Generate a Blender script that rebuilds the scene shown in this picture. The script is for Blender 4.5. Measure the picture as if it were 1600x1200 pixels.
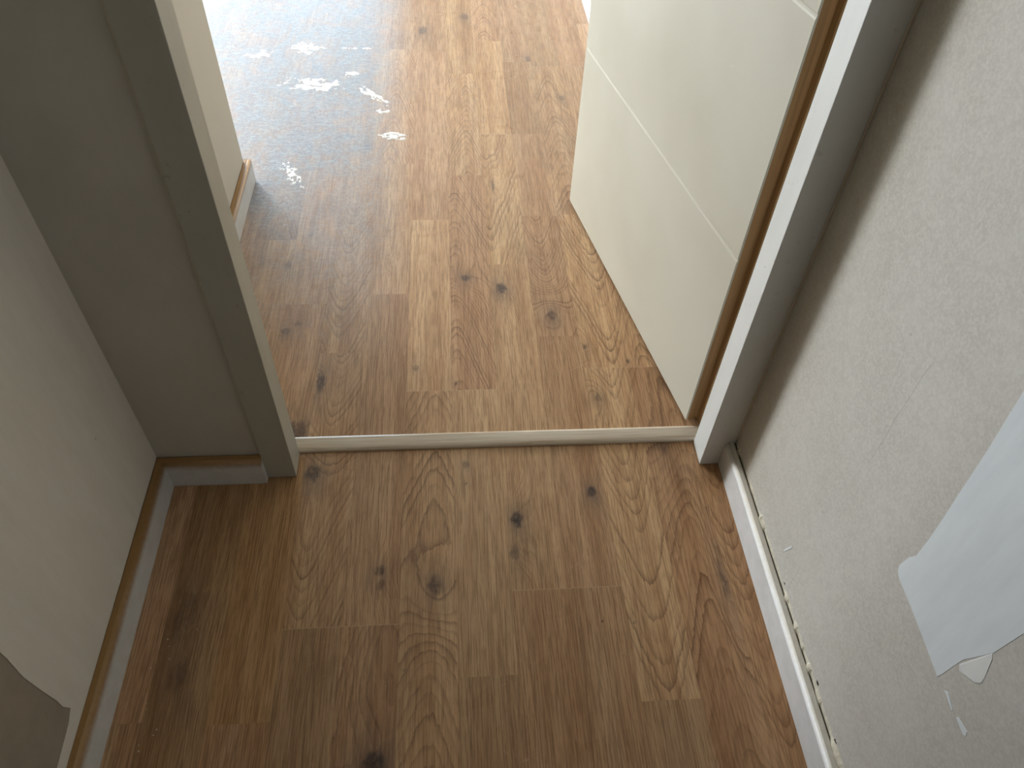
import bpy, bmesh, math
import numpy as np
from mathutils import Matrix, Vector

for o in list(bpy.data.objects):
    bpy.data.objects.remove(o, do_unlink=True)
scn = bpy.context.scene
C = scn.collection

# ------------------------------------------------------------ camera
def cam_basis(p, r, y):
    f = np.array([math.sin(y)*math.cos(p), math.cos(y)*math.cos(p), -math.sin(p)])
    x = np.array([math.cos(y), -math.sin(y), 0.0]); u = np.cross(x, f)
    return x*math.cos(r)+u*math.sin(r), -x*math.sin(r)+u*math.cos(r), f
cx, cu, cf = cam_basis(math.radians(48.4152), math.radians(3.17333), math.radians(6.16579))
cam_data = bpy.data.cameras.new('camera')
cam = bpy.data.objects.new('camera', cam_data); C.objects.link(cam)
m = Matrix.Identity(4)
for i in range(3):
    m[i][0] = cx[i]; m[i][1] = cu[i]; m[i][2] = -cf[i]
m.translation = Vector((0, 0, 1.243))
cam.matrix_world = m
cam_data.sensor_width = 36.0
cam_data.lens = 1212.13/1600*36
cam_data.clip_start = 0.01
scn.camera = cam

# ------------------------------------------------------------ view, world, window daylight
scn.view_settings.view_transform = 'Standard'
scn.view_settings.look = 'None'
scn.view_settings.gamma = 1.0
scn.view_settings.use_curve_mapping = False
scn.view_settings.exposure = 0.15
w = bpy.data.worlds.new('world'); scn.world = w; w.use_nodes = True
w.node_tree.nodes['Background'].inputs[0].default_value = (0.75, 0.87, 1.0, 1)
w.node_tree.nodes['Background'].inputs[1].default_value = 1.2
def area(name, loc, rot, sx, sy, power, col):
    l = bpy.data.lights.new(name, 'AREA'); l.shape = 'RECTANGLE'; l.size = sx; l.size_y = sy
    l.energy = power; l.color = col
    o = bpy.data.objects.new(name, l); o.location = loc; o.rotation_euler = rot; C.objects.link(o)
    return o
WX0, WX1, WZ0, WZ1, WY = -4.75, -0.50, 0.06, 2.55, 7.0
WXM, WXN = -1.87, -3.3                                   # daylight split by hand: dim right part, boosted left part lights the hall
area('window_sky', ((WXM+WX1)/2, WY+0.14, (WZ0+WZ1)/2), (-math.pi/2, 0, 0), WX1-WXM, WZ1-WZ0, 45, (0.60, 0.81, 1.0))
area('window_mid', ((WXN+WXM)/2, WY+0.14, (WZ0+WZ1)/2), (-math.pi/2, 0, 0), WXM-WXN, WZ1-WZ0, 56, (0.74, 0.87, 1.0))
area('window_boost', ((WX0+WXN)/2, WY+0.14, (WZ0+WZ1)/2), (-math.pi/2, 0, 0), WXN-WX0, WZ1-WZ0, 600, (0.92, 0.96, 1.0))
area('side_fill_light', (-5.44, 4.2, 1.5), (0, -math.pi/2, 0), 1.6, 2.2, 25, (0.86, 0.94, 1.0))  # added side fill for the room, no such opening known
area('ceiling_fill_light', (0.0, -0.55, 2.54), (0, 0, 0), 0.30, 0.30, 1.0, (1.0, 0.95, 0.88))  # added hall fill with no known source
HALL_END = -1.3

# ------------------------------------------------------------ helpers
def new_obj(name, me, parent=None, kind=None, label=None, cat=None, group=None):
    o = bpy.data.objects.new(name, me); C.objects.link(o)
    if parent: o.parent = parent
    if kind: o['kind'] = kind
    if label: o['label'] = label
    if cat: o['category'] = cat
    if group: o['group'] = group
    return o
def bm_obj(name, bm, mat, smooth=False, **kw):
    bmesh.ops.recalc_face_normals(bm, faces=bm.faces)
    me = bpy.data.meshes.new(name); bm.to_mesh(me); bm.free()
    if mat: me.materials.append(mat)
    if smooth:
        for p in me.polygons: p.use_smooth = True
    return new_obj(name, me, **kw)
def box(bm, a, b, bevel=0.0, seg=2):
    a, b = Vector(a), Vector(b)
    r = bmesh.ops.create_cube(bm, size=1)
    c = (a+b)/2; s = b-a
    for v in r['verts']: v.co = Vector((v.co.x*s.x, v.co.y*s.y, v.co.z*s.z))+c
    if bevel:
        es = list({e for v in r['verts'] for e in v.link_edges})
        bmesh.ops.bevel(bm, geom=es, offset=bevel, segments=seg, affect='EDGES', profile=0.5)
def extrude_profile(bm, pts, mapf, t0, t1, n=1, miter0=None, miter1=None):
    """closed 2-D profile swept along t with mapf(u, v, t)"""
    rings = []
    for k in range(n+1):
        ring = []
        for (u, v) in pts:
            a = t0+(miter0(u) if miter0 else 0); b = t1+(miter1(u) if miter1 else 0)
            t = a+(b-a)*k/n
            ring.append(bm.verts.new(mapf(u, v, t)))
        rings.append(ring)
    N = len(pts)
    for k in range(n):
        for i in range(N):
            bm.faces.new((rings[k][i], rings[k][(i+1) % N], rings[k+1][(i+1) % N], rings[k+1][i]))
    bm.faces.new(rings[0]); bm.faces.new(list(reversed(rings[-1])))

# ------------------------------------------------------------ node helpers
class NT:
    def __init__(s, name):
        s.m = bpy.data.materials.new(name); s.m.use_nodes = True
        s.t = s.m.node_tree; s.b = s.t.nodes['Principled BSDF']
    def n(s, typ, **kw):
        nd = s.t.nodes.new(typ)
        for k, v in kw.items():
            if k.startswith('i_'):
                key = k[2:]
                key = int(key) if key.isdigit() else key.replace('_', ' ')
                s.set(nd.inputs[key], v)
            else: setattr(nd, k, v)
        return nd
    def set(s, sock, v):
        if isinstance(v, bpy.types.NodeSocket): s.t.links.new(v, sock)
        elif isinstance(v, (tuple, list)) and len(v) == 3 and sock.type == 'RGBA': sock.default_value = (*v, 1)
        else: sock.default_value = v
    def math(s, op, a, b=0.0, clamp=False):
        nd = s.t.nodes.new('ShaderNodeMath'); nd.operation = op; nd.use_clamp = clamp
        s.set(nd.inputs[0], a); s.set(nd.inputs[1], b); return nd.outputs[0]
    def mix(s, f, a, b, typ='MIX'):
        nd = s.t.nodes.new('ShaderNodeMix'); nd.data_type = 'RGBA'; nd.blend_type = typ
        s.set(nd.inputs[0], f); s.set(nd.inputs[6], a); s.set(nd.inputs[7], b); return nd.outputs[2]
    def noise(s, vec, scale, detail=3, rough=0.5, stretch=None, dist=0.0):
        if stretch:
            mp = s.n('ShaderNodeMapping'); s.set(mp.inputs[0], vec); mp.inputs['Scale'].default_value = stretch; vec = mp.outputs[0]
        nd = s.n('ShaderNodeTexNoise'); s.set(nd.inputs['Vector'], vec)
        nd.inputs['Scale'].default_value = scale; nd.inputs['Detail'].default_value = detail
        nd.inputs['Roughness'].default_value = rough; nd.inputs['Distortion'].default_value = dist
        return nd.outputs['Fac']
    def ramp(s, f, stops, interp='LINEAR'):
        nd = s.n('ShaderNodeValToRGB'); s.set(nd.inputs[0], f); e = nd.color_ramp.elements
        nd.color_ramp.interpolation = interp
        while len(e) < len(stops): e.new(0.5)
        for k, (p, c) in enumerate(stops):
            e[k].position = p; e[k].color = (*c, 1) if isinstance(c, tuple) else (c, c, c, 1)
        return nd.outputs[0]
    def smooth(s, v, a, b):
        nd = s.n('ShaderNodeMapRange'); nd.interpolation_type = 'SMOOTHSTEP'
        s.set(nd.inputs[0], v); nd.inputs[1].default_value = a; nd.inputs[2].default_value = b
        return nd.outputs[0]
    def pos(s):
        return s.n('ShaderNodeNewGeometry').outputs['Position']
    def sep(s, v):
        nd = s.n('ShaderNodeSeparateXYZ'); s.set(nd.inputs[0], v); return nd.outputs
    def bump(s, h, strength=0.2, dist=0.001):
        nd = s.n('ShaderNodeBump'); s.set(nd.inputs['Height'], h); nd.inputs['Strength'].default_value = strength
        nd.inputs['Distance'].default_value = dist; s.t.links.new(nd.outputs[0], s.b.inputs['Normal'])
    def out(s, col, rough=0.5, spec=0.5):
        s.set(s.b.inputs['Base Color'], col); s.set(s.b.inputs['Roughness'], rough)
        s.set(s.b.inputs['Specular IOR Level'], spec); return s.m
def srgb(r, g, b):
    f = lambda c: (c/255/12.92) if c/255 <= 0.04045 else ((c/255+0.055)/1.055)**2.4
    return (f(r), f(g), f(b))

# ------------------------------------------------------------ materials
def mat_plain(name, col, rough=0.6, mott=0.05, scale=6, bump=0.05, fine=400):
    a = NT(name); p = a.pos()
    n1 = a.noise(p, scale, 4, 0.6)
    c = a.mix(a.smooth(n1, 0.3, 0.7), tuple(x*(1-mott) for x in col), tuple(min(1, x*(1+mott)) for x in col))
    if bump: a.bump(a.noise(p, fine, 2), bump, 0.0006)
    return a.out(c, rough)
def mat_drywall():
    a = NT('drywall_paper'); p = a.pos()
    n1 = a.noise(p, 260, 4, 0.7); n2 = a.noise(p, 9, 4, 0.6); n3 = a.noise(p, 70, 3, 0.6)
    base = a.mix(a.smooth(n1, 0.35, 0.65), srgb(186, 182, 172), srgb(203, 199, 189))
    base = a.mix(a.math('MULTIPLY', a.smooth(n2, 0.3, 0.75), 0.5), base, srgb(206, 203, 195))
    base = a.mix(a.math('MULTIPLY', a.smooth(n3, 0.45, 0.7), 0.35), base, srgb(182, 178, 168))
    # hair-thin vertical crease in the paper
    s = a.sep(p)
    wob = a.noise(p, 4, 3, 0.6, stretch=(0, 0, 1))
    cy = a.math('ADD', s[1], a.math('MULTIPLY', wob, -0.05))
    d = a.math('ABSOLUTE', a.math('SUBTRACT', cy, 0.535))
    line = a.math('MULTIPLY', a.math('LESS_THAN', d, 0.0007), a.smooth(a.noise(p, 5, 2, stretch=(0, 0.2, 1.3)), 0.46, 0.52))
    base = a.mix(a.math('MULTIPLY', line, 0.28), base, srgb(120, 112, 102))
    # few specks
    v = a.n('ShaderNodeTexVoronoi', i_Scale=16.0, i_Vector=p)
    sp = a.math('LESS_THAN', v.outputs['Distance'], 0.035)
    base = a.mix(a.math('MULTIPLY', sp, 0.3), base, srgb(110, 105, 98))
    a.bump(a.noise(p, 500, 3, 0.6), 0.12, 0.0005)
    return a.out(base, 0.85, 0.3)
def mat_filler(name, c1, c2):
    a = NT(name); p = a.pos()
    n = a.noise(p, 12, 4, 0.6, stretch=(1, 3, 0.6)); 
    c = a.mix(a.smooth(n, 0.3, 0.7), c1, c2)
    sp = a.n('ShaderNodeTexVoronoi', i_Scale=14.0, i_Vector=p)
    c = a.mix(a.math('MULTIPLY', a.math('LESS_THAN', sp.outputs['Distance'], 0.03), 0.35), c, srgb(120, 110, 98))
    a.bump(a.noise(p, 90, 3, 0.5, stretch=(1, 0.3, 1)), 0.05, 0.0008)
    return a.out(c, 0.75, 0.3)
def mat_trim(name, col, smudge=0.5):
    a = NT(name); p = a.pos()
    n = a.noise(p, 18, 4, 0.6, stretch=(1, 1, 0.3))
    c = a.mix(a.smooth(n, 0.35, 0.75), col, tuple(x*0.93 for x in col))
    sm = a.math('MULTIPLY', a.smooth(a.noise(p, 55, 5, 0.75), 0.60, 0.72), smudge)
    c = a.mix(a.math('MULTIPLY', sm, 0.5), c, srgb(120, 112, 98))
    sp = a.n('ShaderNodeTexVoronoi', i_Scale=38.0, i_Vector=p)
    msk = a.math('MULTIPLY', a.math('LESS_THAN', sp.outputs['Distance'], 0.05), a.smooth(a.noise(p, 9, 2), 0.55, 0.6))
    c = a.mix(a.math('MULTIPLY', msk, 0.6), c, srgb(70, 60, 48))
    a.bump(a.noise(p, 700, 2, stretch=(1, 1, 0.15)), 0.04, 0.0004)
    return a.out(c, 0.42, 0.45)
def mat_baseboard(name, stain, axis=None, strength=1.0, lo=0.050, hi=0.066):
    """painted board; 'stain' is the ochre dust line lying on its top edge"""
    a = NT(name); p = a.pos(); s = a.sep(p)
    n = a.noise(p, 30, 3, 0.6)
    c = a.mix(a.smooth(n, 0.35, 0.75), srgb(222, 222, 221), srgb(212, 212, 209))
    if stain:
        zz = a.math('ADD', s[2], a.math('MULTIPLY', a.math('SUBTRACT', a.noise(p, 120, 4, 0.7), 0.5), 0.010))
        z2 = a.math('ADD', zz, a.math('MULTIPLY', a.math('SUBTRACT', a.noise(p, 7, 2), 0.5), 0.006))
        f = a.math('MULTIPLY', a.smooth(z2, lo, hi), strength)
        c = a.mix(f, c, stain)
        ft = a.math('MULTIPLY', a.smooth(a.math('MULTIPLY', z2, -1.0), -0.004, 0.0005), 0.5*strength)
        c = a.mix(ft, c, stain)
        sp = a.n('ShaderNodeTexVoronoi', i_Scale=55.0, i_Vector=p)
        c = a.mix(a.math('MULTIPLY', a.math('LESS_THAN', sp.outputs['Distance'], 0.045), 0.6), c, srgb(120, 84, 46))
    a.bump(a.noise(p, 200, 2), 0.03, 0.0004)
    return a.out(c, 0.42, 0.45)
def mat_wood_edge():
    a = NT('bare_wood_edge'); p = a.pos()
    n = a.noise(p, 40, 4, 0.6, stretch=(2, 2, 0.06)); n2 = a.noise(p, 160, 3, 0.6, stretch=(2, 2, 0.04))
    c = a.mix(a.smooth(n, 0.3, 0.7), srgb(150, 112, 70), srgb(182, 142, 94))
    c = a.mix(a.math('MULTIPLY', a.smooth(n2, 0.5, 0.75), 0.4), c, srgb(122, 84, 48))
    return a.out(c, 0.6)
def mat_pine():
    a = NT('pine_strip'); p = a.pos()
    n = a.noise(p, 60, 4, 0.65, stretch=(0.035, 1, 1), dist=0.4); n2 = a.noise(p, 260, 3, 0.6, stretch=(0.03, 1, 1))
    c = a.mix(a.smooth(n, 0.35, 0.7), srgb(218, 204, 184), srgb(198, 178, 154))
    c = a.mix(a.math('MULTIPLY', a.smooth(n2, 0.45, 0.7), 0.45), c, srgb(176, 154, 130))
    sp = a.n('ShaderNodeTexVoronoi', i_Scale=13.0, i_Vector=p)
    c = a.mix(a.math('MULTIPLY', a.math('LESS_THAN', sp.outputs['Distance'], 0.05), 0.7), c, srgb(90, 66, 44))
    return a.out(c, 0.16, 0.6)
def mat_door():
    a = NT('door_paint'); p = a.pos()
    n = a.noise(p, 3, 3, 0.5)
    c = a.mix(a.smooth(n, 0.3, 0.7), srgb(205, 201, 184), srgb(214, 211, 196))
    # faint pale scuffs
    sc = a.noise(p, 16, 5, 0.7, stretch=(1, 1, 0.5), dist=1.5)
    c = a.mix(a.math('MULTIPLY', a.smooth(sc, 0.68, 0.75), 0.35), c, srgb(232, 228, 214))
    a.bump(a.noise(p, 420, 4, 0.7), 0.10, 0.0006)
    return a.out(c, 0.5, 0.4)
def mat_plaster():
    a = NT('dried_plaster'); p = a.pos()
    c = a.mix(a.noise(p, 200, 3), srgb(228, 229, 228), srgb(244, 244, 242))
    a.bump(a.noise(p, 600, 3), 0.3, 0.0006)
    return a.out(c, 0.5, 0.5)

def mat_floor():
    a = NT('oak_laminate')
    def attr(nm, out='Fac'):
        nd = a.n('ShaderNodeAttribute', attribute_name=nm); return nd.outputs[out]
    ring = attr('ring'); tone = attr('tone', 'Color'); knot = attr('knot'); seam = attr('seam'); edge = attr('edge')
    dust = attr('dust'); seg = attr('seg'); amp = attr('amp'); grey = attr('grey')
    p = a.pos(); s = a.sep(p)
    # every strip reads the grain from its own place
    cmb = a.n('ShaderNodeCombineXYZ'); a.set(cmb.inputs[0], s[0]); a.set(cmb.inputs[1], s[1]); a.set(cmb.inputs[2], seg)
    P = cmb.outputs[0]
    wob = a.noise(P, 30, 3, 0.6, stretch=(1, 0.12, 1))
    ringw = a.math('ADD', ring, a.math('MULTIPLY', a.math('SUBTRACT', a.noise(P, 110, 3, 0.6, stretch=(1, 0.35, 1)), 0.5), 0.8))
    fr = a.math('FRACT', ringw)
    saw = a.math('POWER', fr, 3.0)
    saw = a.math('MULTIPLY', saw, a.smooth(a.math('SUBTRACT', 1.0, fr), 0.0, 0.10))
    # irregular strength ring to ring
    nr = a.n('ShaderNodeTexNoise'); nr.noise_dimensions = '1D'; a.set(nr.inputs['W'], a.math('ADD', a.math('MULTIPLY', ring, 0.43), seg))
    nr.inputs['Scale'].default_value = 1.0; nr.inputs['Detail'].default_value = 3
    ra = a.smooth(nr.outputs['Fac'], 0.30, 0.72)
    line = a.math('MULTIPLY', saw, a.math('MULTIPLY', ra, amp))
    fib = a.noise(P, 330, 3, 0.65, stretch=(1, 0.045, 1))
    fib2 = a.noise(P, 800, 2, 0.6, stretch=(1, 0.05, 1))
    streak = a.noise(P, 30, 5, 0.62, stretch=(1, 0.045, 1))
    blot = a.noise(P, 9, 3, 0.6, stretch=(1, 0.35, 1))
    light = srgb(214, 177, 137); dark = srgb(182, 140, 101)
    c = a.mix(a.smooth(streak, 0.28, 0.72), light, dark)
    c = a.mix(a.math('MULTIPLY', a.smooth(blot, 0.45, 0.75), 0.35), c, srgb(160, 134, 104))
    c = a.mix(a.math('MULTIPLY', a.smooth(fib, 0.44, 0.62), 0.50), c, srgb(132, 97, 66))
    c = a.mix(a.math('MULTIPLY', a.smooth(a.math('SUBTRACT', 1.0, fib), 0.55, 0.72), 0.38), c, srgb(206, 177, 144))
    c = a.mix(a.math('MULTIPLY', a.smooth(fib2, 0.55, 0.72), 0.35), c, srgb(116, 82, 56))
    c = a.mix(a.math('MULTIPLY', line, 0.95), c, srgb(98, 66, 46))
    c = a.mix(1.0, c, tone, 'MULTIPLY')
    c = a.mix(a.math('MULTIPLY', grey, a.smooth(a.noise(P, 60, 4, 0.7, stretch=(1, .5, 1)), 0.2, 0.6)), c, srgb(112, 94, 82))
    # knots: dark heart with a crack
    kn = a.math('MULTIPLY', knot, a.smooth(a.noise(P, 220, 4, 0.7, stretch=(1, 0.5, 1)), 0.15, 0.6))
    kn = a.math('MINIMUM', kn, 1.0)
    c = a.mix(kn, c, srgb(66, 54, 50))
    # tiny dark pin knots
    v = a.n('ShaderNodeTexVoronoi', i_Scale=9.0, i_Vector=P)
    c = a.mix(a.math('MULTIPLY', a.math('LESS_THAN', v.outputs['Distance'], 0.022), 0.7), c, srgb(84, 58, 42))
    c = a.mix(a.math('MULTIPLY', seam, 0.5), c, srgb(206, 178, 144))
    c = a.mix(a.math('MULTIPLY', edge, 0.25), c, srgb(96, 66, 42))
    # scratches: short pale hairlines
    for ang, sc, off in ((0.9, 7.0, 0.3), (-0.5, 6.0, 4.2)):
        mp = a.n('ShaderNodeMapping'); a.set(mp.inputs[0], p); mp.inputs['Rotation'].default_value = (0, 0, ang)
        mp.inputs['Location'].default_value = (off, off, 0)
        nn = a.noise(mp.outputs[0], sc, 2, 0.5, stretch=(0.6, 9, 1))
        hl = a.math('LESS_THAN', a.math('ABSOLUTE', a.math('SUBTRACT', nn, 0.5)), 0.0016)
        msk = a.smooth(a.noise(mp.outputs[0], 5, 2), 0.60, 0.66)
        c = a.mix(a.math('MULTIPLY', a.math('MULTIPLY', hl, msk), 0.35), c, srgb(215, 190, 160))
    # plaster dust and painted-in glare over the far floor, in broad swirls
    sw = a.noise(p, 6.5, 6, 0.68, stretch=(1, 0.7, 1), dist=3.2)
    sw2 = a.noise(p, 34, 4, 0.7, stretch=(1, 0.35, 1), dist=1.2)
    sw3 = a.noise(p, 150, 3, 0.6, stretch=(0.4, 1, 1), dist=1.5)
    dm = a.math('ADD', a.math('MULTIPLY', a.math('ADD', 0.62, a.math('MULTIPLY', a.smooth(sw, 0.34, 0.62), 0.38)), 0.88), a.math('MULTIPLY', a.smooth(sw2, 0.35, 0.7), 0.16))
    dm = a.math('ADD', dm, a.math('MULTIPLY', a.smooth(sw3, 0.45, 0.7), 0.10))
    dm = a.math('MULTIPLY', a.math('MULTIPLY', dm, dust, clamp=True), 0.92)
    c = a.mix(dm, c, a.mix(a.smooth(sw3, 0.4, 0.65), srgb(132, 141, 152), srgb(162, 170, 180)))
    rough = a.math('ADD', 0.23, a.math('MULTIPLY', a.noise(p, 5, 3), 0.10))
    rough = a.math('ADD', rough, a.math('MULTIPLY', dm, 0.04))
    h = a.math('SUBTRACT', a.math('MULTIPLY', fib, 0.4), a.math('MULTIPLY', line, 0.6))
    h = a.math('ADD', h, a.math('MULTIPLY', a.math('MULTIPLY', sw3, dm), 1.6))
    a.bump(h, 0.10, 0.0006)
    a.b.inputs['Coat Weight'].default_value = 0.35; a.b.inputs['Coat Roughness'].default_value = 0.55
    return a.out(c, rough, 0.15)

M_WALL = mat_filler('skimmed_wall', srgb(196, 192, 181), srgb(203, 199, 189))
M_ROOM = mat_plain('room_wall_paint', srgb(205, 200, 188), 0.8, 0.02, 3)
M_BARE = mat_plain('bare_board', srgb(162, 152, 136), 0.85, 0.05, 30, 0.1)
M_DRY = mat_drywall()
M_FILL = mat_filler('joint_filler', srgb(222, 227, 228), srgb(214, 219, 221))
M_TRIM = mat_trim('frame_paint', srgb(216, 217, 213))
M_TRIM_SHADE = mat_trim('frame_paint_shaded_scuffed', srgb(184, 182, 170), 1.0)  # darker copy of the frame paint: shade put into the colour, plus real smudges
M_SKIM_LIT = mat_filler('skim_coat_lit', srgb(230, 225, 214), srgb(236, 231, 221))  # wall skim lightened: bounced light put into the colour
M_BASEL = mat_baseboard('baseboard_ochre_stained', srgb(156, 114, 54), strength=0.95, lo=0.046, hi=0.071)
M_BASER = mat_baseboard('baseboard_white', srgb(206, 192, 166), strength=0.6, lo=0.064, hi=0.072)
M_EDGE = mat_wood_edge(); M_PINE = mat_pine(); M_DOOR = mat_door(); M_PLAS = mat_plaster()
M_FLOOR = mat_floor()
M_CEIL = mat_plain('ceiling_paint', srgb(222, 220, 214), 0.85, 0.02, 3, 0)
M_DARK = mat_plain('dark_gap', srgb(40, 32, 24), 0.9, 0.1, 40, 0)
M_WIN = mat_plain('window_frame_paint', srgb(230, 232, 232), 0.4, 0.01, 3, 0)

# ------------------------------------------------------------ floor
SW, SX = 0.0961, -0.0093                       # strip width, edge between strips -1 and 0
rng = np.random.RandomState(7)
def vnoise(x, y, seed):
    xi = np.floor(x).astype(np.int64); yi = np.floor(y).astype(np.int64)
    fx = x-xi; fy = y-yi; fx = fx*fx*(3-2*fx); fy = fy*fy*(3-2*fy)
    def h(a, b):
        n = (a*374761393+b*668265263+seed*1274126177) & 0xffffffff
        n = ((n ^ (n >> 13))*1274126177) & 0xffffffff
        return ((n ^ (n >> 16)) & 0xffff)/65535.0
    return (h(xi, yi)*(1-fx)+h(xi+1, yi)*fx)*(1-fy)+(h(xi, yi+1)*(1-fx)+h(xi+1, yi+1)*fx)*fy
def sstep(v, a, b):
    t = np.clip((v-a)/(b-a), 0, 1); return t*t*(3-2*t)
# end joints of each strip: (y, visible light joint line)
SEAMS = {
 -10: [(2.1, 1), (3.4, 1)], -9: [(1.7, 0), (2.638, 1), (3.6, 1)], -8: [(2.638, 1), (3.3, 0)], -7: [(2.0, 0), (3.0, 1)], -6: [(1.75, 0), (2.4, 0), (3.0, 1)],
 -5: [(0.30, 0), (0.92, 1), (1.6, 0), (2.256, 1), (3.0, 0)],
 -4: [(0.42, 0), (0.92, 1), (1.36, 0), (2.256, 1), (2.9, 0)],
 -3: [(0.568, 1), (1.200, 0), (1.75, 0), (2.64, 1)],
 -2: [(0.568, 1), (1.39, 0), (1.94, 0), (2.64, 1)],
 -1: [(0.17, 0), (1.083, 1), (1.677, 0), (2.62, 1)],
 0: [(0.473, 0), (1.083, 1), (1.88, 0), (2.467, 1)],
 1: [(0.619, 1), (1.493, 0), (2.094, 1), (2.706, 0)],
 2: [(0.619, 1), (1.238, 0), (1.69, 0), (2.094, 1), (2.55, 0)],
 3: [(0.420, 0), (1.137, 1), (1.695, 0), (2.52, 1)],
 4: [(0.25, 0), (1.137, 1), (1.85, 0), (2.52, 1)],
 5: [(0.9, 1), (1.6, 0), (2.3, 1)],
}
# tones of single pieces (strip, index counted from the near end): multiplier rgb
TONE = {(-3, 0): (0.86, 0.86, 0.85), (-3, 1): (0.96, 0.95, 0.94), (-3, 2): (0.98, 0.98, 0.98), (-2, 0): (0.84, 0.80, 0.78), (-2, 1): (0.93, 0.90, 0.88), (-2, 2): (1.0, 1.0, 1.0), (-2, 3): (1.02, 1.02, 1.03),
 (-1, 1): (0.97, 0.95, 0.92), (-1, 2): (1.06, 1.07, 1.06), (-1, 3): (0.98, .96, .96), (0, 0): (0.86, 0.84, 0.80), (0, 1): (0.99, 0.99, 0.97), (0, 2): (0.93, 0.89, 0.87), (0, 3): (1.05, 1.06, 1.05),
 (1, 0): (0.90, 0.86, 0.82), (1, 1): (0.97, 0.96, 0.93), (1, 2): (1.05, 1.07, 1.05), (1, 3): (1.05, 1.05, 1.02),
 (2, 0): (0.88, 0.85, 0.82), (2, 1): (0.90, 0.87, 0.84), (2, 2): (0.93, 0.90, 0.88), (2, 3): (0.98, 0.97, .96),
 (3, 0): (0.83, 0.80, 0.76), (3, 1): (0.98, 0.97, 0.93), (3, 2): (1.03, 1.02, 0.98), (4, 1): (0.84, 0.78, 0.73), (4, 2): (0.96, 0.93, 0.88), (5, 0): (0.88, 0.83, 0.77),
 (-4, 1): (0.90, 0.86, 0.78), (-5, 1): (0.84, 0.82, 0.76), (-4, 2): (0.96, .92, .90)}
# arch patterns: strip, piece -> (x centre, y of apex, direction (+1 arches point away), rings per metre along, spread)
CATH = {(-3, 1): (-0.272, 0.585, -1, 34, 2300), (-2, 0): (-0.122, 0.60, 1, 26, 1800), (-1, 1): (-0.048, 0.82, 1, 24, 1500), (-1, 0): (-0.04, 0.3, 1, 22, 1500),
 (0, 2): (0.008, 1.42, 1, 34, 2600), (1, 2): (0.10, 1.16, -1, 20, 1800), (2, 2): (0.223, 1.50, -1, 36, 2800), (3, 1): (0.330, 0.62, -1, 22, 1700),
 (4, 1): (0.437, 0.79, 1, 20, 1500), (4, 2): (0.418, 1.30, 1, 26, 2000), (-3, 2): (-0.255, 1.25, -1, 30, 2000), (3, 3): (0.32, 2.35, 1, 26, 2000), (1, 4): (0.13, 2.4, 1, 30, 2300),
 (0, 3): (0.05, 2.3, 1, 28, 2600), (3, 2): (0.345, 1.85, -1, 24, 2200), (-2, 3): (-0.17, 2.2, 1, 26, 2400), (5, 0): (0.50, 0.5, -1, 26, 2400)}
# knots: x, y, core radius across, core radius along, ring disturbance, darkness, halo
KNOTS = [(0.105, 0.762, .0065, .012, 3.2, 1.0, .45), (0.097, 0.692, .0055, .010, 2.0, .55, .3), (0.253, 0.817, .006, .009, 3.4, .95, .55), (-0.279, 0.880, .009, .014, 2.5, .75, .55),
 (-0.046, 0.635, .008, .013, 3.0, .65, .4), (-0.143, 0.667, .007, .007, 1.6, .7, .3), (-0.140, 0.640, .004, .008, .8, .5, .2), (0.113, 1.405, .0085, .013, 3.5, .85, .5), (0.029, 1.445, .007, .008, 2.4, .8, .35),
 (0.225, 1.308, .007, .012, 4.5, .6, .5), (-0.287, 1.114, .006, .020, 3.0, .8, .4), (-0.136, 0.352, .012, .012, 3.0, .95, .6), (0.014, 0.889, .005, .006, 1.0, .6, .2), (0.014, .845, .003, .004, .3, .6, .1),
 (-0.380, 1.273, .007, .008, 1.5, .6, .3), (-0.355, 1.295, .006, .005, 1.0, .6, .2), (-0.089, 2.783, .010, .020, 2.0, .7, .3), (0.273, 2.574, .008, .012, 1.5, .6, .3), (0.114, 1.830, .003, .028, .8, .9, .2), (0.298, 1.051, .005, .008, 1.8, .55, .3),
 (-0.325, 0.983, .016, .022, 2.0, .65, .5), (-0.165, 1.556, .001, .001, 4.5, 0, 0), (-0.002, 1.102, .0035, .005, .5, .8, .1), (-0.087, 1.150, .004, .006, .8, .5, .2), (0.290, 1.202, .004, .006, .6, .6, .2), (0.380, 1.154, .0035, .006, .6, .8, .1),
 (0.063, 2.9, .009, .016, 1.5, .55, .3), (0.102, 2.178, .002, .03, .4, .6, .1), (0.462, 0.62, .004, .03, 1.6, .45, .3), (0.236, 0.90, .0015, .002, .1, .8, 0), (0.2, 0.93, .0015, .003, .1, .6, 0), (0.385, .82, .002, .003, .2, .7, 0), (0.398, .69, .002, .003, .2, .6, 0),
 (0.36, 2.31, .006, .01, 1.2, .5, .3), (0.415, 0.93, .009, .02, 1.5, .35, .3), (-0.24, 2.03, .007, .011, 1.6, .5, .3), (-0.36, 1.62, .005, .006, .8, .5, .2), (-0.40, 1.50, .006, .01, 1.2, .45, .2), (0.29, 0.55, .002, .003, .2, .6, 0),
 (-0.095, .49, .0015, .002, .1, .8, 0), (-0.062, .535, .0015, .002, .1, .8, 0), (-0.055, .375, .0018, .002, .1, .8, 0), (-0.46, .60, .012, .03, 1.6, .3, .4), (-0.45, 0.50, .01, .02, 1.5, .3, .4)]
VX, VY, VF = [], [], []
A = {k: [] for k in ('ring', 'knot', 'seam', 'edge', 'dust', 'seg', 'amp', 'grey')}
TN = []
base = 0
XMIN, XMAX, YMIN, YMAX = -5.22, 0.66, HALL_END, 7.02
k0 = int(math.floor((XMIN-SX)/SW)); k1 = int(math.ceil((XMAX-SX)/SW))
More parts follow.
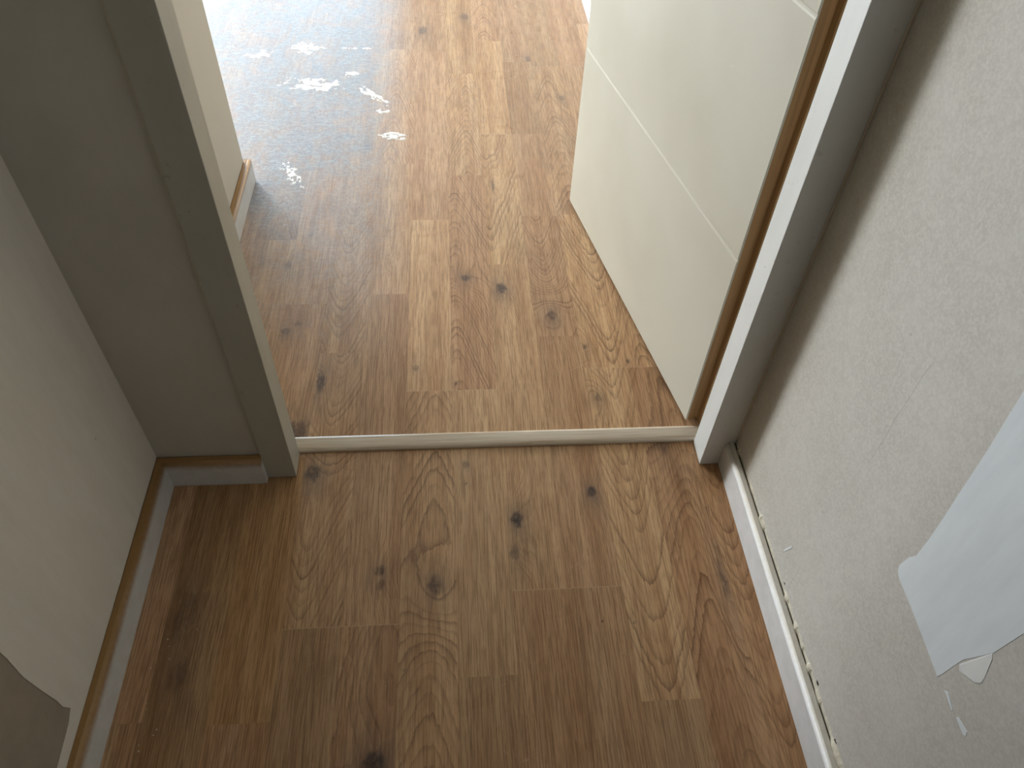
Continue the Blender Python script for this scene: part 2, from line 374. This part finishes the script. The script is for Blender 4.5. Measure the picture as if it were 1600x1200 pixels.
for k in range(k0, k1):
    xa, xb = SX+k*SW, SX+(k+1)*SW
    known = sorted(SEAMS.get(k, []))
    ys = [s[0] for s in known]; fl = {round(s[0], 4): s[1] for s in known}
    nk = len(ys)
    y = ys[-1] if ys else 0.3+rng.rand()*0.6
    if not ys: ys = [y]
    lo = ys[0]
    while y < YMAX:
        y += 0.45+rng.rand()*0.5; ys.append(y)
    while lo > YMIN:
        lo -= 0.45+rng.rand()*0.4; ys.insert(0, lo)
    first = 0
    if k in SEAMS: first = ys.index(SEAMS[k][0][0])-1     # piece 0 = the piece just nearer than the first listed joint
    for j in range(len(ys)-1):
        ya, yb = max(ys[j], YMIN), min(ys[j+1], YMAX)
        if yb <= ya: continue
        fine = (-10 <= k <= 5) and yb > 0.15 and ya < 3.3
        dx, dy = (0.003, 0.0045) if fine else (0.012, 0.03)
        if fine and (ya > 2.2 or k < -5): dx, dy = 0.0045, 0.009
        nx = max(2, int(round(SW/dx))); ny = max(2, int(round((yb-ya)/dy)))
        X1 = np.concatenate([[xa, xa+.0007], np.linspace(xa, xb, nx+1)[1:-1], [xb-.0007, xb]])
        Y1 = np.concatenate([[ya, ya+.0012], np.linspace(ya, yb, ny+1)[1:-1], [yb-.0012, yb]])
        X, Y = np.meshgrid(X1, Y1)
        X = X.ravel(); Y = Y.ravel()
        piece = (k, j-first) if k in SEAMS else None
        sd = (k+60)*37+j*11
        r = np.random.RandomState(sd)
        warp = (vnoise(X*9+sd, Y*2.4, sd)-.5)*3.2+(vnoise(X*30, Y*7+sd, sd+1)-.5)*1.3
        cth = CATH.get(piece)
        amp = 0.55+0.35*r.rand()
        if cth is None and piece is None and r.rand() < 0.35:
            cth = (xa+SW*(.3+.4*r.rand()), ya+(yb-ya)*r.rand(), 1 if r.rand() < .5 else -1, 26, 2200)
        if cth is None and piece is not None and r.rand() < 0.30 and piece not in TONE:
            cth = (xa+SW*(.3+.4*r.rand()), ya+(yb-ya)*r.rand(), 1 if r.rand() < .5 else -1, 26, 2200)
        if cth:
            xc, yc, dr, ky, kx = cth
            xcw = xc+(vnoise(Y*3, Y*0+sd, sd+5)-.5)*0.012
            q = (X-xcw)
            phi = dr*(Y-yc)*ky*1.15+1.6*kx*q*q/np.sqrt(1+(q/0.028)**2)
            amp = 1.0; warp = warp*0.38
        else:
            slope = (r.rand()-.5)*6
            phi = X*(190+90*r.rand())+Y*slope
        kn = np.zeros_like(X); gy = np.zeros_like(X)
        for (qx, qy, rx, ry, dist, dk, halo) in KNOTS:
            if rx > .0035: rx, ry = rx*1.55, ry*1.45
            if qx < xa-0.002 or qx > xb+0.002 or qy < ya-0.03 or qy > yb+0.03: continue
            ux = X-qx; uy = Y-qy
            big = 3.2
            g = np.exp(-((ux/(max(rx, .004)*big))**2+(uy/(max(ry, .007)*big*1.5))**2))
            if rx < .0012: g = np.exp(-((ux/0.016)**2+(uy/0.075)**2))
            phi = phi+dist*g*2.0
            wobble = 1+0.5*(vnoise(X*160, Y*110, 5)-.5)
            kn = np.maximum(kn, dk*sstep(-((ux/rx)**2+(uy/ry)**2)**.5*wobble, -1.25, -0.6))
            gy = np.maximum(gy, 1.25*halo*np.exp(-((ux/(rx*2.3))**2+((uy+ry*.5)/(ry*2.6))**2)))
        phi = phi+warp
        t = TONE.get(piece)
        if t is None:
            v = 0.90+0.16*r.rand(); t = (v, v*(0.975+.03*r.rand()), v*(0.95+.06*r.rand()))
        t = tuple(min(1.12, 1.02*c**1.35) for c in t)
        n = len(X)
        VX.append(X); VY.append(Y)
        A['ring'].append(phi); A['knot'].append(kn)
        s0 = fl.get(round(ys[j], 4), 0); s1 = fl.get(round(ys[j+1], 4), 0)
        A['seam'].append(np.where(Y == ya, float(s0), 0)+np.where(Y == yb, float(s1)*.7, 0))
        e = np.where((X == xa) | (X == xb), 1.0, 0.0)*(0.35+0.65*((k % 2) != 0))
        A['edge'].append(e)
        A['seg'].append(np.full(n, (sd % 97)*1.37)); A['amp'].append(np.full(n, amp)); A['grey'].append(np.clip(gy, 0, .8))
        # dust with window glare painted in: thick at far left, thinning to the right and towards the doorway
        lim = -0.03-0.02*(vnoise(X*0, Y*5, 3)-.5)
        dust_glare = sstep(-X, 0.08, 0.30)*sstep(Y+0.45*np.clip(-X-0.1, -.1, .5)+0.25*(vnoise(X*9, Y*5, 77)-.5), 1.45, 2.15)
        dust_glare = np.maximum(dust_glare, 0.62*sstep(-X, 0.06, 0.26)*sstep(Y, 0.95, 1.75))
        dust_glare = np.maximum(dust_glare, 0.13*sstep(Y, 1.0, 2.2))
        A['dust'].append(dust_glare)
        TN.append(np.tile(np.array([*t, 1.0]), (n, 1)))
        W_ = len(X1); H_ = len(Y1)
        ii = np.arange(H_-1)[:, None]*W_+np.arange(W_-1)[None, :]
        ii = ii.ravel()+base
        VF.append(np.stack([ii, ii+1, ii+1+W_, ii+W_], 1))
        base += n
VX = np.concatenate(VX); VY = np.concatenate(VY); VF = np.concatenate(VF)
me = bpy.data.meshes.new('floor')
me.vertices.add(len(VX)); me.vertices.foreach_set('co', np.stack([VX, VY, np.zeros_like(VX)], 1).astype(np.float32).ravel())
me.loops.add(VF.size); me.loops.foreach_set('vertex_index', VF.astype(np.int32).ravel())
me.polygons.add(len(VF)); me.polygons.foreach_set('loop_start', np.arange(0, VF.size, 4, dtype=np.int32))
me.update(calc_edges=True)
for nm, arr in A.items():
    at = me.attributes.new(nm, 'FLOAT', 'POINT'); at.data.foreach_set('value', np.concatenate(arr).astype(np.float32))
at = me.attributes.new('tone', 'FLOAT_COLOR', 'POINT'); at.data.foreach_set('color', np.concatenate(TN).astype(np.float32).ravel())
me.materials.append(M_FLOOR)
new_obj('floor', me, kind='structure', label='oak-look laminate floor running from the hallway through the doorway')

# ------------------------------------------------------------ walls and ceiling
XL, XR, YB, YB2 = -0.551, 0.533, 0.879, 0.962
CZ = 2.6; T = 0.1
def wall(name, parts, mat, label=None):
    bm = bmesh.new()
    for a, b in parts: box(bm, a, b)
    return bm_obj(name, bm, mat, kind='structure', label=label)
wl = wall('wall_left', [((XL-T, HALL_END, 0), (XL, YB, CZ))], M_BARE, 'left hallway wall with a skim coat ending in a bare grey area')
wb = wall('wall_back', [((XL-T, YB, 0), (-0.345, YB2, CZ)), ((-0.345, YB, 2.06), (XR, YB2, CZ))], M_WALL, 'shaded wall around the doorway, left of the door frame')
wr = wall('wall_right', [((XR, HALL_END, 0), (XR+T, WY, CZ))], M_DRY, 'right wall of bare grey plasterboard')
wall('wall_front', [((XL-T, HALL_END-T, 0), (XR+T, HALL_END, CZ))], M_WALL)
wall('wall_room_left', [((-5.2, 1.745, 0), (XL+.002, 1.845, CZ)), ((XL-T, YB2, 0), (XL+.002, 1.745, CZ))], M_ROOM, 'wall stub inside the far room, left of the doorway')
wall('wall_room_side', [((-5.3, 1.745, 0), (-5.2, 3.1, CZ)), ((-5.3, 5.3, 0), (-5.2, WY, CZ)), ((-5.3, 3.1, 0), (-5.2, 5.3, 0.7)), ((-5.3, 3.1, 2.3), (-5.2, 5.3, CZ))], M_ROOM)
wall('wall_room_far', [((-5.3, WY, 0), (WX0, WY+T, CZ)), ((WX1, WY, 0), (XR+T, WY+T, CZ)), ((WX0, WY, WZ1), (WX1, WY+T, CZ)), ((WX0, WY, 0), (WX1, WY+T, WZ0))], M_ROOM)
wall('ceiling', [((-5.3, HALL_END-T, CZ), (XR+T, WY+T, CZ+T))], M_CEIL)

# the window the daylight comes through, out of frame in the far room
bm = bmesh.new()
nW = 4
for i in range(nW+1):
    x = WX0+(WX1-WX0)*i/nW; hw = 0.035
    box(bm, (max(WX0, x-hw), WY+.02, WZ0), (min(WX1, x+hw), WY+.08, WZ1), .003, 1)
box(bm, (WX0, WY+.02, WZ0), (WX1, WY+.08, WZ0+.06)); box(bm, (WX0, WY+.02, WZ1-.06), (WX1, WY+.08, WZ1))
wn = bm_obj('window_1', bm, M_WIN, kind='structure')

bm = bmesh.new()
for y0 in (3.1, 4.165, 5.23): box(bm, (-5.28, y0, .7), (-5.22, y0+.07, 2.3), .003, 1)
box(bm, (-5.28, 3.1, .7), (-5.22, 5.3, .76)); box(bm, (-5.28, 3.1, 2.24), (-5.22, 5.3, 2.3))
bm_obj('side_fill_window', bm, M_WIN, kind='structure')  # unseen side window, added for diffuse room light
# added, unseen ceiling lamp behind the camera, to fill the dim hall
bm = bmesh.new(); bmesh.ops.create_cone(bm, cap_ends=True, segments=48, radius1=.19, radius2=.19, depth=.04, matrix=Matrix.Translation((0, -.55, 2.58)))
fill_lamp = bm_obj('ceiling_fill', bm, M_WIN, label='added, unseen round white lamp on the hallway ceiling', cat='fill_lamp')

def wall_layer(name, poly, xpl, out, th, mat, parent, label, soft=0.0):
    """thin layer of filler following a (y, z) outline on a side wall"""
    bm = bmesh.new()
    f = [bm.verts.new((xpl+out*th, y, z)) for y, z in poly]
    b = [bm.verts.new((xpl-out*0.0005, y, z)) for y, z in poly]
    # feathered rim: back ring a little larger than the front
    cy = sum(p[0] for p in poly)/len(poly); cz = sum(p[1] for p in poly)/len(poly)
    for v in b:
        d = Vector((0, v.co.y-cy, v.co.z-cz)); d.normalize(); v.co += d*soft
    bm.faces.new(f); bm.faces.new(list(reversed(b)))
    N = len(f)
    for i in range(N): bm.faces.new((f[i], f[(i+1) % N], b[(i+1) % N], b[i]))
    return bm_obj(name, bm, mat, parent=parent, label=label)
wob = lambda z, a=.003, s=0: a*math.sin(z*19+s)+a*.5*math.sin(z*47+s*2)
# right wall: a vertical taped joint
L = [(0.416+min(.05, (z-.444)*.106)+wob(z, .0010), z) for z in np.arange(2.4, 0.46, -0.04)]
poly = L+[(0.4185, 0.446), (0.4245, 0.432), (0.4275, 0.408), (0.424, 0.400), (0.416, 0.396), (0.38, 0.395), (0.34, 0.392), (0.299, 0.388), (0.2975, 0.399), (0.2965, 0.42), (0.295, 0.445), (0.288, 0.470), (0.281, 0.497), (0.279, 0.53), (0.277, 0.56)]
poly += [(0.272+wob(z, .003, 2), z) for z in np.arange(0.62, 2.4, 0.06)]
wall_layer('filler_patch', poly, XR, -1, .0003, M_FILL, wr, 'bluish white joint filler patch', .005)
wall_layer('filler_dab', [(0.293, 0.436), (0.288, 0.431), (0.270, 0.447), (0.266, 0.456), (0.268, 0.466), (0.277, 0.490), (0.281, 0.494)], XR, -1, .0005, mat_filler('dab_filler', srgb(228, 228, 224), srgb(216, 218, 216)), wr, 'small pale filler dab under the patch', .003)
wall_layer('filler_mark', [(0.282, 0.389), (0.278, 0.394), (0.262, 0.389), (0.261, 0.386)], XR, -1, .0003, M_FILL, wr, None, .0015)
wall_layer('filler_mark', [(0.253, 0.389), (0.252, 0.393), (0.236, 0.397), (0.233, 0.391), (0.238, 0.388)], XR, -1, .0003, M_FILL, wr, None, .0015)
wall_layer('filler_mark', [(0.612, 0.118), (0.608, 0.119), (0.598, 0.148), (0.601, 0.150), (0.606, 0.136)], XR, -1, .0005, M_FILL, wr, None, .0003)
# left wall: the skim coat, its edge and the bare corner under it
sk = [(YB, 0.0), (YB, 2.45)]+[(0.411+wob(z, .003), z) for z in np.arange(2.45, 0.13, -0.05)]+[(0.412, 0.13), (0.418, 0.108), (0.400, 0.100), (0.37, 0.097), (0.33, 0.094), (0.2, 0.090), (-0.2, 0.09), (-0.2, 0.0)]
wall_layer('skim_coat_lit', sk, XL, 1, .0008, M_SKIM_LIT, wl, 'pale skim coat with bounced light in its colour', .001)

# ------------------------------------------------------------ baseboards
def bb_profile(t, h=0.070, r=0.007):
    pts = [(0, 0), (t, 0)]
    for i in range(7):
        a = math.pi/2*i/6
        pts.append((t-r+r*math.cos(a), h-r+r*math.sin(a)))
    pts += [(0.003, h+.0003), (0, h-0.001)]
    return pts
def baseboard(name, mapf, t0, t1, t, mat, label, miter0=None, miter1=None, h=0.070, n=1, kind='structure'):
    bm = bmesh.new(); extrude_profile(bm, bb_profile(t, h), mapf, t0, t1, n, miter0, miter1)
    o = bm_obj(name, bm, mat, kind=kind, label=label)
    for p in o.data.polygons: p.use_smooth = abs(p.normal.x)+abs(p.normal.y)+abs(p.normal.z) > 1.05
    return o
tl = 0.0165
g = .0006
baseboard('baseboard_left', lambda u, v, t: (XL+g+u, t, v), HALL_END, YB, tl, M_BASEL, 'left hallway baseboard with ochre dust along its top', miter1=lambda u: -u)
baseboard('baseboard_back', lambda u, v, t: (t, YB-g-u, v), XL, -0.3625, tl+.001, M_BASEL, 'short baseboard between the corner and the left door frame', miter0=lambda u: u)
br = baseboard('baseboard_right', lambda u, v, t: (XR-.0030-u, t, v), HALL_END, 0.8705, 0.0165, M_BASER, 'white right hallway baseboard below the plasterboard')
baseboard('baseboard_room_left', lambda u, v, t: (XL+.002+u, t, v), YB2+.002, 1.845, tl, M_BASEL, 'far-room baseboard on the wall stub left of the doorway', miter1=lambda u: u)
baseboard('baseboard_room_back', lambda u, v, t: (t, 1.845+u, v), -5.19, XL+.002, tl, M_BASEL, 'far-room baseboard returning around the stub', miter1=lambda u: u)
baseboard('baseboard_room_right', lambda u, v, t: (XR-u, t, v), YB2, WY-.01, 0.0165, M_BASER, 'far-room baseboard on the right wall behind the door')

# ragged crack and torn plaster along the top of the right baseboard
r = np.random.RandomState(3)
bm = bmesh.new()
ys = np.arange(-0.1, 0.868, 0.004)
prev = None
for y in ys:
    n = float(vnoise(np.array([y*60.]), np.array([1.]), 4)[0]); n2 = float(vnoise(np.array([y*220.]), np.array([2.]), 9)[0])
    wdt = 0.0001+0.0110*max(0, n-0.60)+0.0006*n2
    hh = 0.0705+0.004*n+.002*n2
    pr = [bm.verts.new((XR, y, 0.060)), bm.verts.new((XR-wdt, y, 0.0668+.003*n2)), bm.verts.new((XR-wdt*.7, y, hh)), bm.verts.new((XR, y, hh+.002+.003*n))]
    if prev:
        for i in range(3): bm.faces.new((prev[i], prev[i+1], pr[i+1], pr[i]))
    prev = pr
bm_obj('torn_paper_edge', bm, mat_plain('torn_paper', srgb(212, 204, 184), 0.9, 0.14, 90, 0.3), parent=wr, label='torn cream paper along the bottom edge')
# dark strip painted in for the gap's shade and two small chipped holes
bm = bmesh.new()
box(bm, (XR-.0029, HALL_END, 0.01), (XR-.0004, 0.868, 0.0662))
bm_obj('shadow_gap', bm, M_DARK, parent=br)
for (yy, zz, sz) in ((0.405, 0.083, .0045), (0.322, 0.078, .005), (0.57, .081, .0025)):
    bm = bmesh.new()
    bmesh.ops.create_icosphere(bm, subdivisions=2, radius=1)
    for v in bm.verts:
        n = float(vnoise(np.array([v.co.y*2+yy*90]), np.array([v.co.z*2+9]), 6)[0])
        s = sz*(.6+.7*n); v.co = Vector((XR+v.co.x*.0006, yy+v.co.y*s, zz+v.co.z*s*.75))
    bm_obj('chip_hole', bm, M_DARK, parent=wr)

# ------------------------------------------------------------ door frame
def trim(name, parts, mat, label, bevel=0.0012):
    bm = bmesh.new()
    for a, b in parts: box(bm, a, b, bevel)
    return bm_obj(name, bm, mat, kind='structure', label=label)
trim('trim_1', [((-0.3635, 0.8725, 0.0025), (-0.309, 0.926, 2.06)), ((-0.3445, 0.9262, 0.0025), (-0.328, 0.970, 2.06))], M_TRIM_SHADE, 'left door frame post in shade, scuffed at the foot')
trim('trim_2', [((0.476, 0.871, 0.001), (XR-.0002, 0.926, 2.06)), ((0.516, 0.9262, 0.001), (XR-.0002, 0.970, 2.06))], M_TRIM, 'right door frame post with a bright white inner face')
trim('trim_3', [((-0.3635, 0.8725, 2.0605), (XR-.0002, 0.926, 2.115)), ((-0.328, 0.9262, 2.075), (.516, 0.970, 2.115))], M_TRIM, 'head of the door frame')
# caulk line between frame and wall
bm = bmesh.new(); box(bm, (-0.3665, YB-.003, 0.07), (-0.3634, YB+.001, 2.06), .0008, 1)
bm_obj('caulk_line', bm, mat_plain('caulk', srgb(205, 196, 176), 0.7, .05, 60), parent=wb, label='thin cream caulk line')
bm = bmesh.new(); box(bm, (XR-.003, 0.868, 0.085), (XR+.0005, 0.8713, 2.06), .0008, 1)
bm_obj('caulk_line', bm, bpy.data.materials['caulk'], parent=wr, label='thin cream caulk line')

# ------------------------------------------------------------ door, hinged on the right, open into the far room
ax, ay = 0.46981, 0.97876
dv = Vector((-0.19328, 0.98114, 0)); nv = Vector((dv.y, -dv.x, 0))
Z0, Z1, WD = 0.008, 2.035, 0.7859
def dmap(s, n, z): return Vector((ax, ay, 0))+dv*s+nv*n+Vector((0, 0, z))
door = bpy.data.objects.new('door_1', None); C.objects.link(door)
door['kind'] = 'structure'; door['label'] = 'pale grooved door opened into the far room, hinged at the right frame post'
bm = bmesh.new()
prof = [(0, Z0)]
for zg in (0.428, 0.827, 1.226, 1.625):
    prof += [(0, zg-.0045), (0.0009, zg-.0012), (0.0012, zg+.0022), (0, zg+.0045)]
prof += [(0, Z1), (0.0038, Z1), (0.0038, Z0)]
extrude_profile(bm, prof, lambda u, v, t: dmap(t, u, v), 0, WD)
bm_obj('face_panel', bm, M_DOOR, parent=door, label='pale painted face with horizontal grooves')
bm = bmesh.new()
extrude_profile(bm, [(0.0362, Z0), (0.040, Z0), (0.040, Z1), (0.0362, Z1)], lambda u, v, t: dmap(t, u, v), -0.013, WD+.013)
bm_obj('face_panel', bm, M_DOOR, parent=door)
bm = bmesh.new()
pl = [(0.0006, 0.0040), (0.0006, 0.025), (-0.0125, 0.025), (-0.0125, 0.0360), (WD+.0125, 0.0360), (WD+.0125, 0.025), (WD-.0006, 0.025), (WD-.0006, 0.0040)]
extrude_profile(bm, pl, lambda u, v, t: dmap(u, v, t), Z0+.0008, Z1-.0008)
bm_obj('door_core', bm, M_EDGE, parent=door, label='bare brown wood of the rebated door edge')

# ------------------------------------------------------------ threshold strip
bm = bmesh.new()
pr = [(.9292, .0002), (.9290, .0030), (.9294, .0048), (.9304, .0063), (.9320, .0075), (.9345, .0085), (.938, .0092), (.944, .0098), (.951, .0103), (.9578, .0106), (.9618, .0092), (.9645, .0066), (.9652, .0002)]
def tmap(u, v, t): return (t, u+0.002*(-t)*0.5, v)
extrude_profile(bm, pr, tmap, -0.3275, 0.5135, 24)
o = bm_obj('threshold_strip', bm, M_PINE, label='rounded pale pine threshold strip across the doorway between the two door frame posts', cat='threshold strip')

# ------------------------------------------------------------ dried plaster on the far floor
def smear(name, cx_, cy_, lx, ly, ang, hgt, seed, label, thresh=.5, fx=60, fy=140):
    """low ridges of dried plaster; only the raised bits are kept"""
    st = 0.0017
    nx, ny = int(lx/st), int(ly/st)
    u = (np.arange(nx+1)/nx-.5)*2; v = (np.arange(ny+1)/ny-.5)*2
    U, V = np.meshgrid(u, v)
    xx, yy = U*lx/2, V*ly/2
    n = vnoise(xx*fx+seed*3, yy*fy, seed)*.5+vnoise(xx*fx*2.7, yy*fy*2.2+seed, seed+2)*.28+vnoise(xx*fx*7, yy*fy*4+seed, seed+4)*.22
    env = np.clip(1.15-(U**2+V**2)**.5, 0, 1)**.6
    h = n*env-thresh*0.74
    ca, sa = math.cos(ang), math.sin(ang)
    bm = bmesh.new(); vs = {}
    def gv(i, j):
        if (i, j) not in vs:
            hh = max(0, h[j, i])
            vs[(i, j)] = bm.verts.new((cx_+xx[j, i]*ca-yy[j, i]*sa, cy_+xx[j, i]*sa+yy[j, i]*ca, -0.0003 if hh == 0 else 0.0003+hh*hgt*.4))
        return vs[(i, j)]
    for j in range(ny):
        for i in range(nx):
            if max(h[j, i], h[j, i+1], h[j+1, i], h[j+1, i+1]) > 0.02:
                bm.faces.new((gv(i, j), gv(i+1, j), gv(i+1, j+1), gv(i, j+1)))
    return bm_obj(name, bm, M_PLAS, smooth=True, label=label, cat='plaster smear', group='dried plaster smears on the far floor')
# positions on the floor (x, y) with length, width, turn
smear('plaster_smear', -0.43, 2.395, 0.32, 0.11, -0.12, .010, 11, 'longest ridge of white dried plaster crossing the dusty far floor', .52, 45, 90)
smear('plaster_smear', -0.24, 2.325, 0.19, 0.05, -0.85, .012, 12, 'slanting white plaster ridge with a toothed edge, ending nearest the clean wood', .46, 50, 160)
smear('plaster_smear', -0.475, 2.645, 0.15, 0.13, -0.3, .012, 13, 'round crusty white plaster patch farthest back on the dusty floor', .50, 60, 60)
smear('plaster_smear', -0.635, 2.60, 0.14, 0.09, 0.2, .008, 14, 'small faint plaster patch nearest the wall stub, far back', .58, 60, 80)
smear('plaster_smear', -0.165, 2.085, 0.12, 0.055, -0.15, .012, 15, 'curved crumbly plaster ridge at the right edge of the dusty area', .48, 70, 110)
smear('plaster_smear', -0.205, 2.235, 0.05, 0.055, 0.3, .012, 16, 'small white plaster blob above the curved crumbly ridge', .45, 60, 80)
smear('plaster_smear', -0.44, 1.89, 0.07, 0.26, 0.50, .006, 17, 'speckled thin plaster swipe beside the end of the wall stub', .64, 140, 120)
smear('plaster_smear', -0.315, 2.47, 0.10, 0.07, 0.6, .008, 18, 'scatter of small white plaster blobs behind the long ridge', .62, 90, 90)
smear('plaster_smear', -0.30, 2.645, 0.22, 0.02, 0.0, .006, 19, 'thin dotted plaster line along a floor joint, far back', .55, 60, 60)

def crumbs(pts, label, group, smin, smax, seed, mat):
    rr = np.random.RandomState(seed)
    for (x, y) in pts:
        bm = bmesh.new(); bmesh.ops.create_icosphere(bm, subdivisions=1, radius=1)
        s = smin+(smax-smin)*rr.rand()
        for v in bm.verts: v.co = Vector((x+v.co.x*s*(.7+.6*rr.rand()), y+v.co.y*s*(.7+.6*rr.rand()), max(0, s*.55+v.co.z*s*.6)))
        bm_obj('plaster_crumb', bm, mat, label=label, cat='crumb', group=group)
rr = np.random.RandomState(5)
crumbs([(0.200+.128*i/11+rr.rand()*.006, 1.367+(rr.rand()-.5)*.006) for i in range(12)], 'tiny pale crumb in the row lying by the door on the far floor', 'crumbs in a row near the door', .0007, .0016, 2, M_PINE)
crumbs([(-0.480, 0.560), (-0.476, 0.548), (-0.514, 0.533), (-0.496, 0.513), (-0.470, 0.527), (-0.490, 0.458), (-0.487, 0.449), (-0.465, 0.418), (-0.468, 0.410), (-0.486, 0.397), (-0.484, 0.388), (-0.437, 0.575)],
       'tiny pale crumb on the shaded floor beside the left hallway baseboard', 'crumbs beside the left baseboard', .0009, .0017, 8, M_PINE)
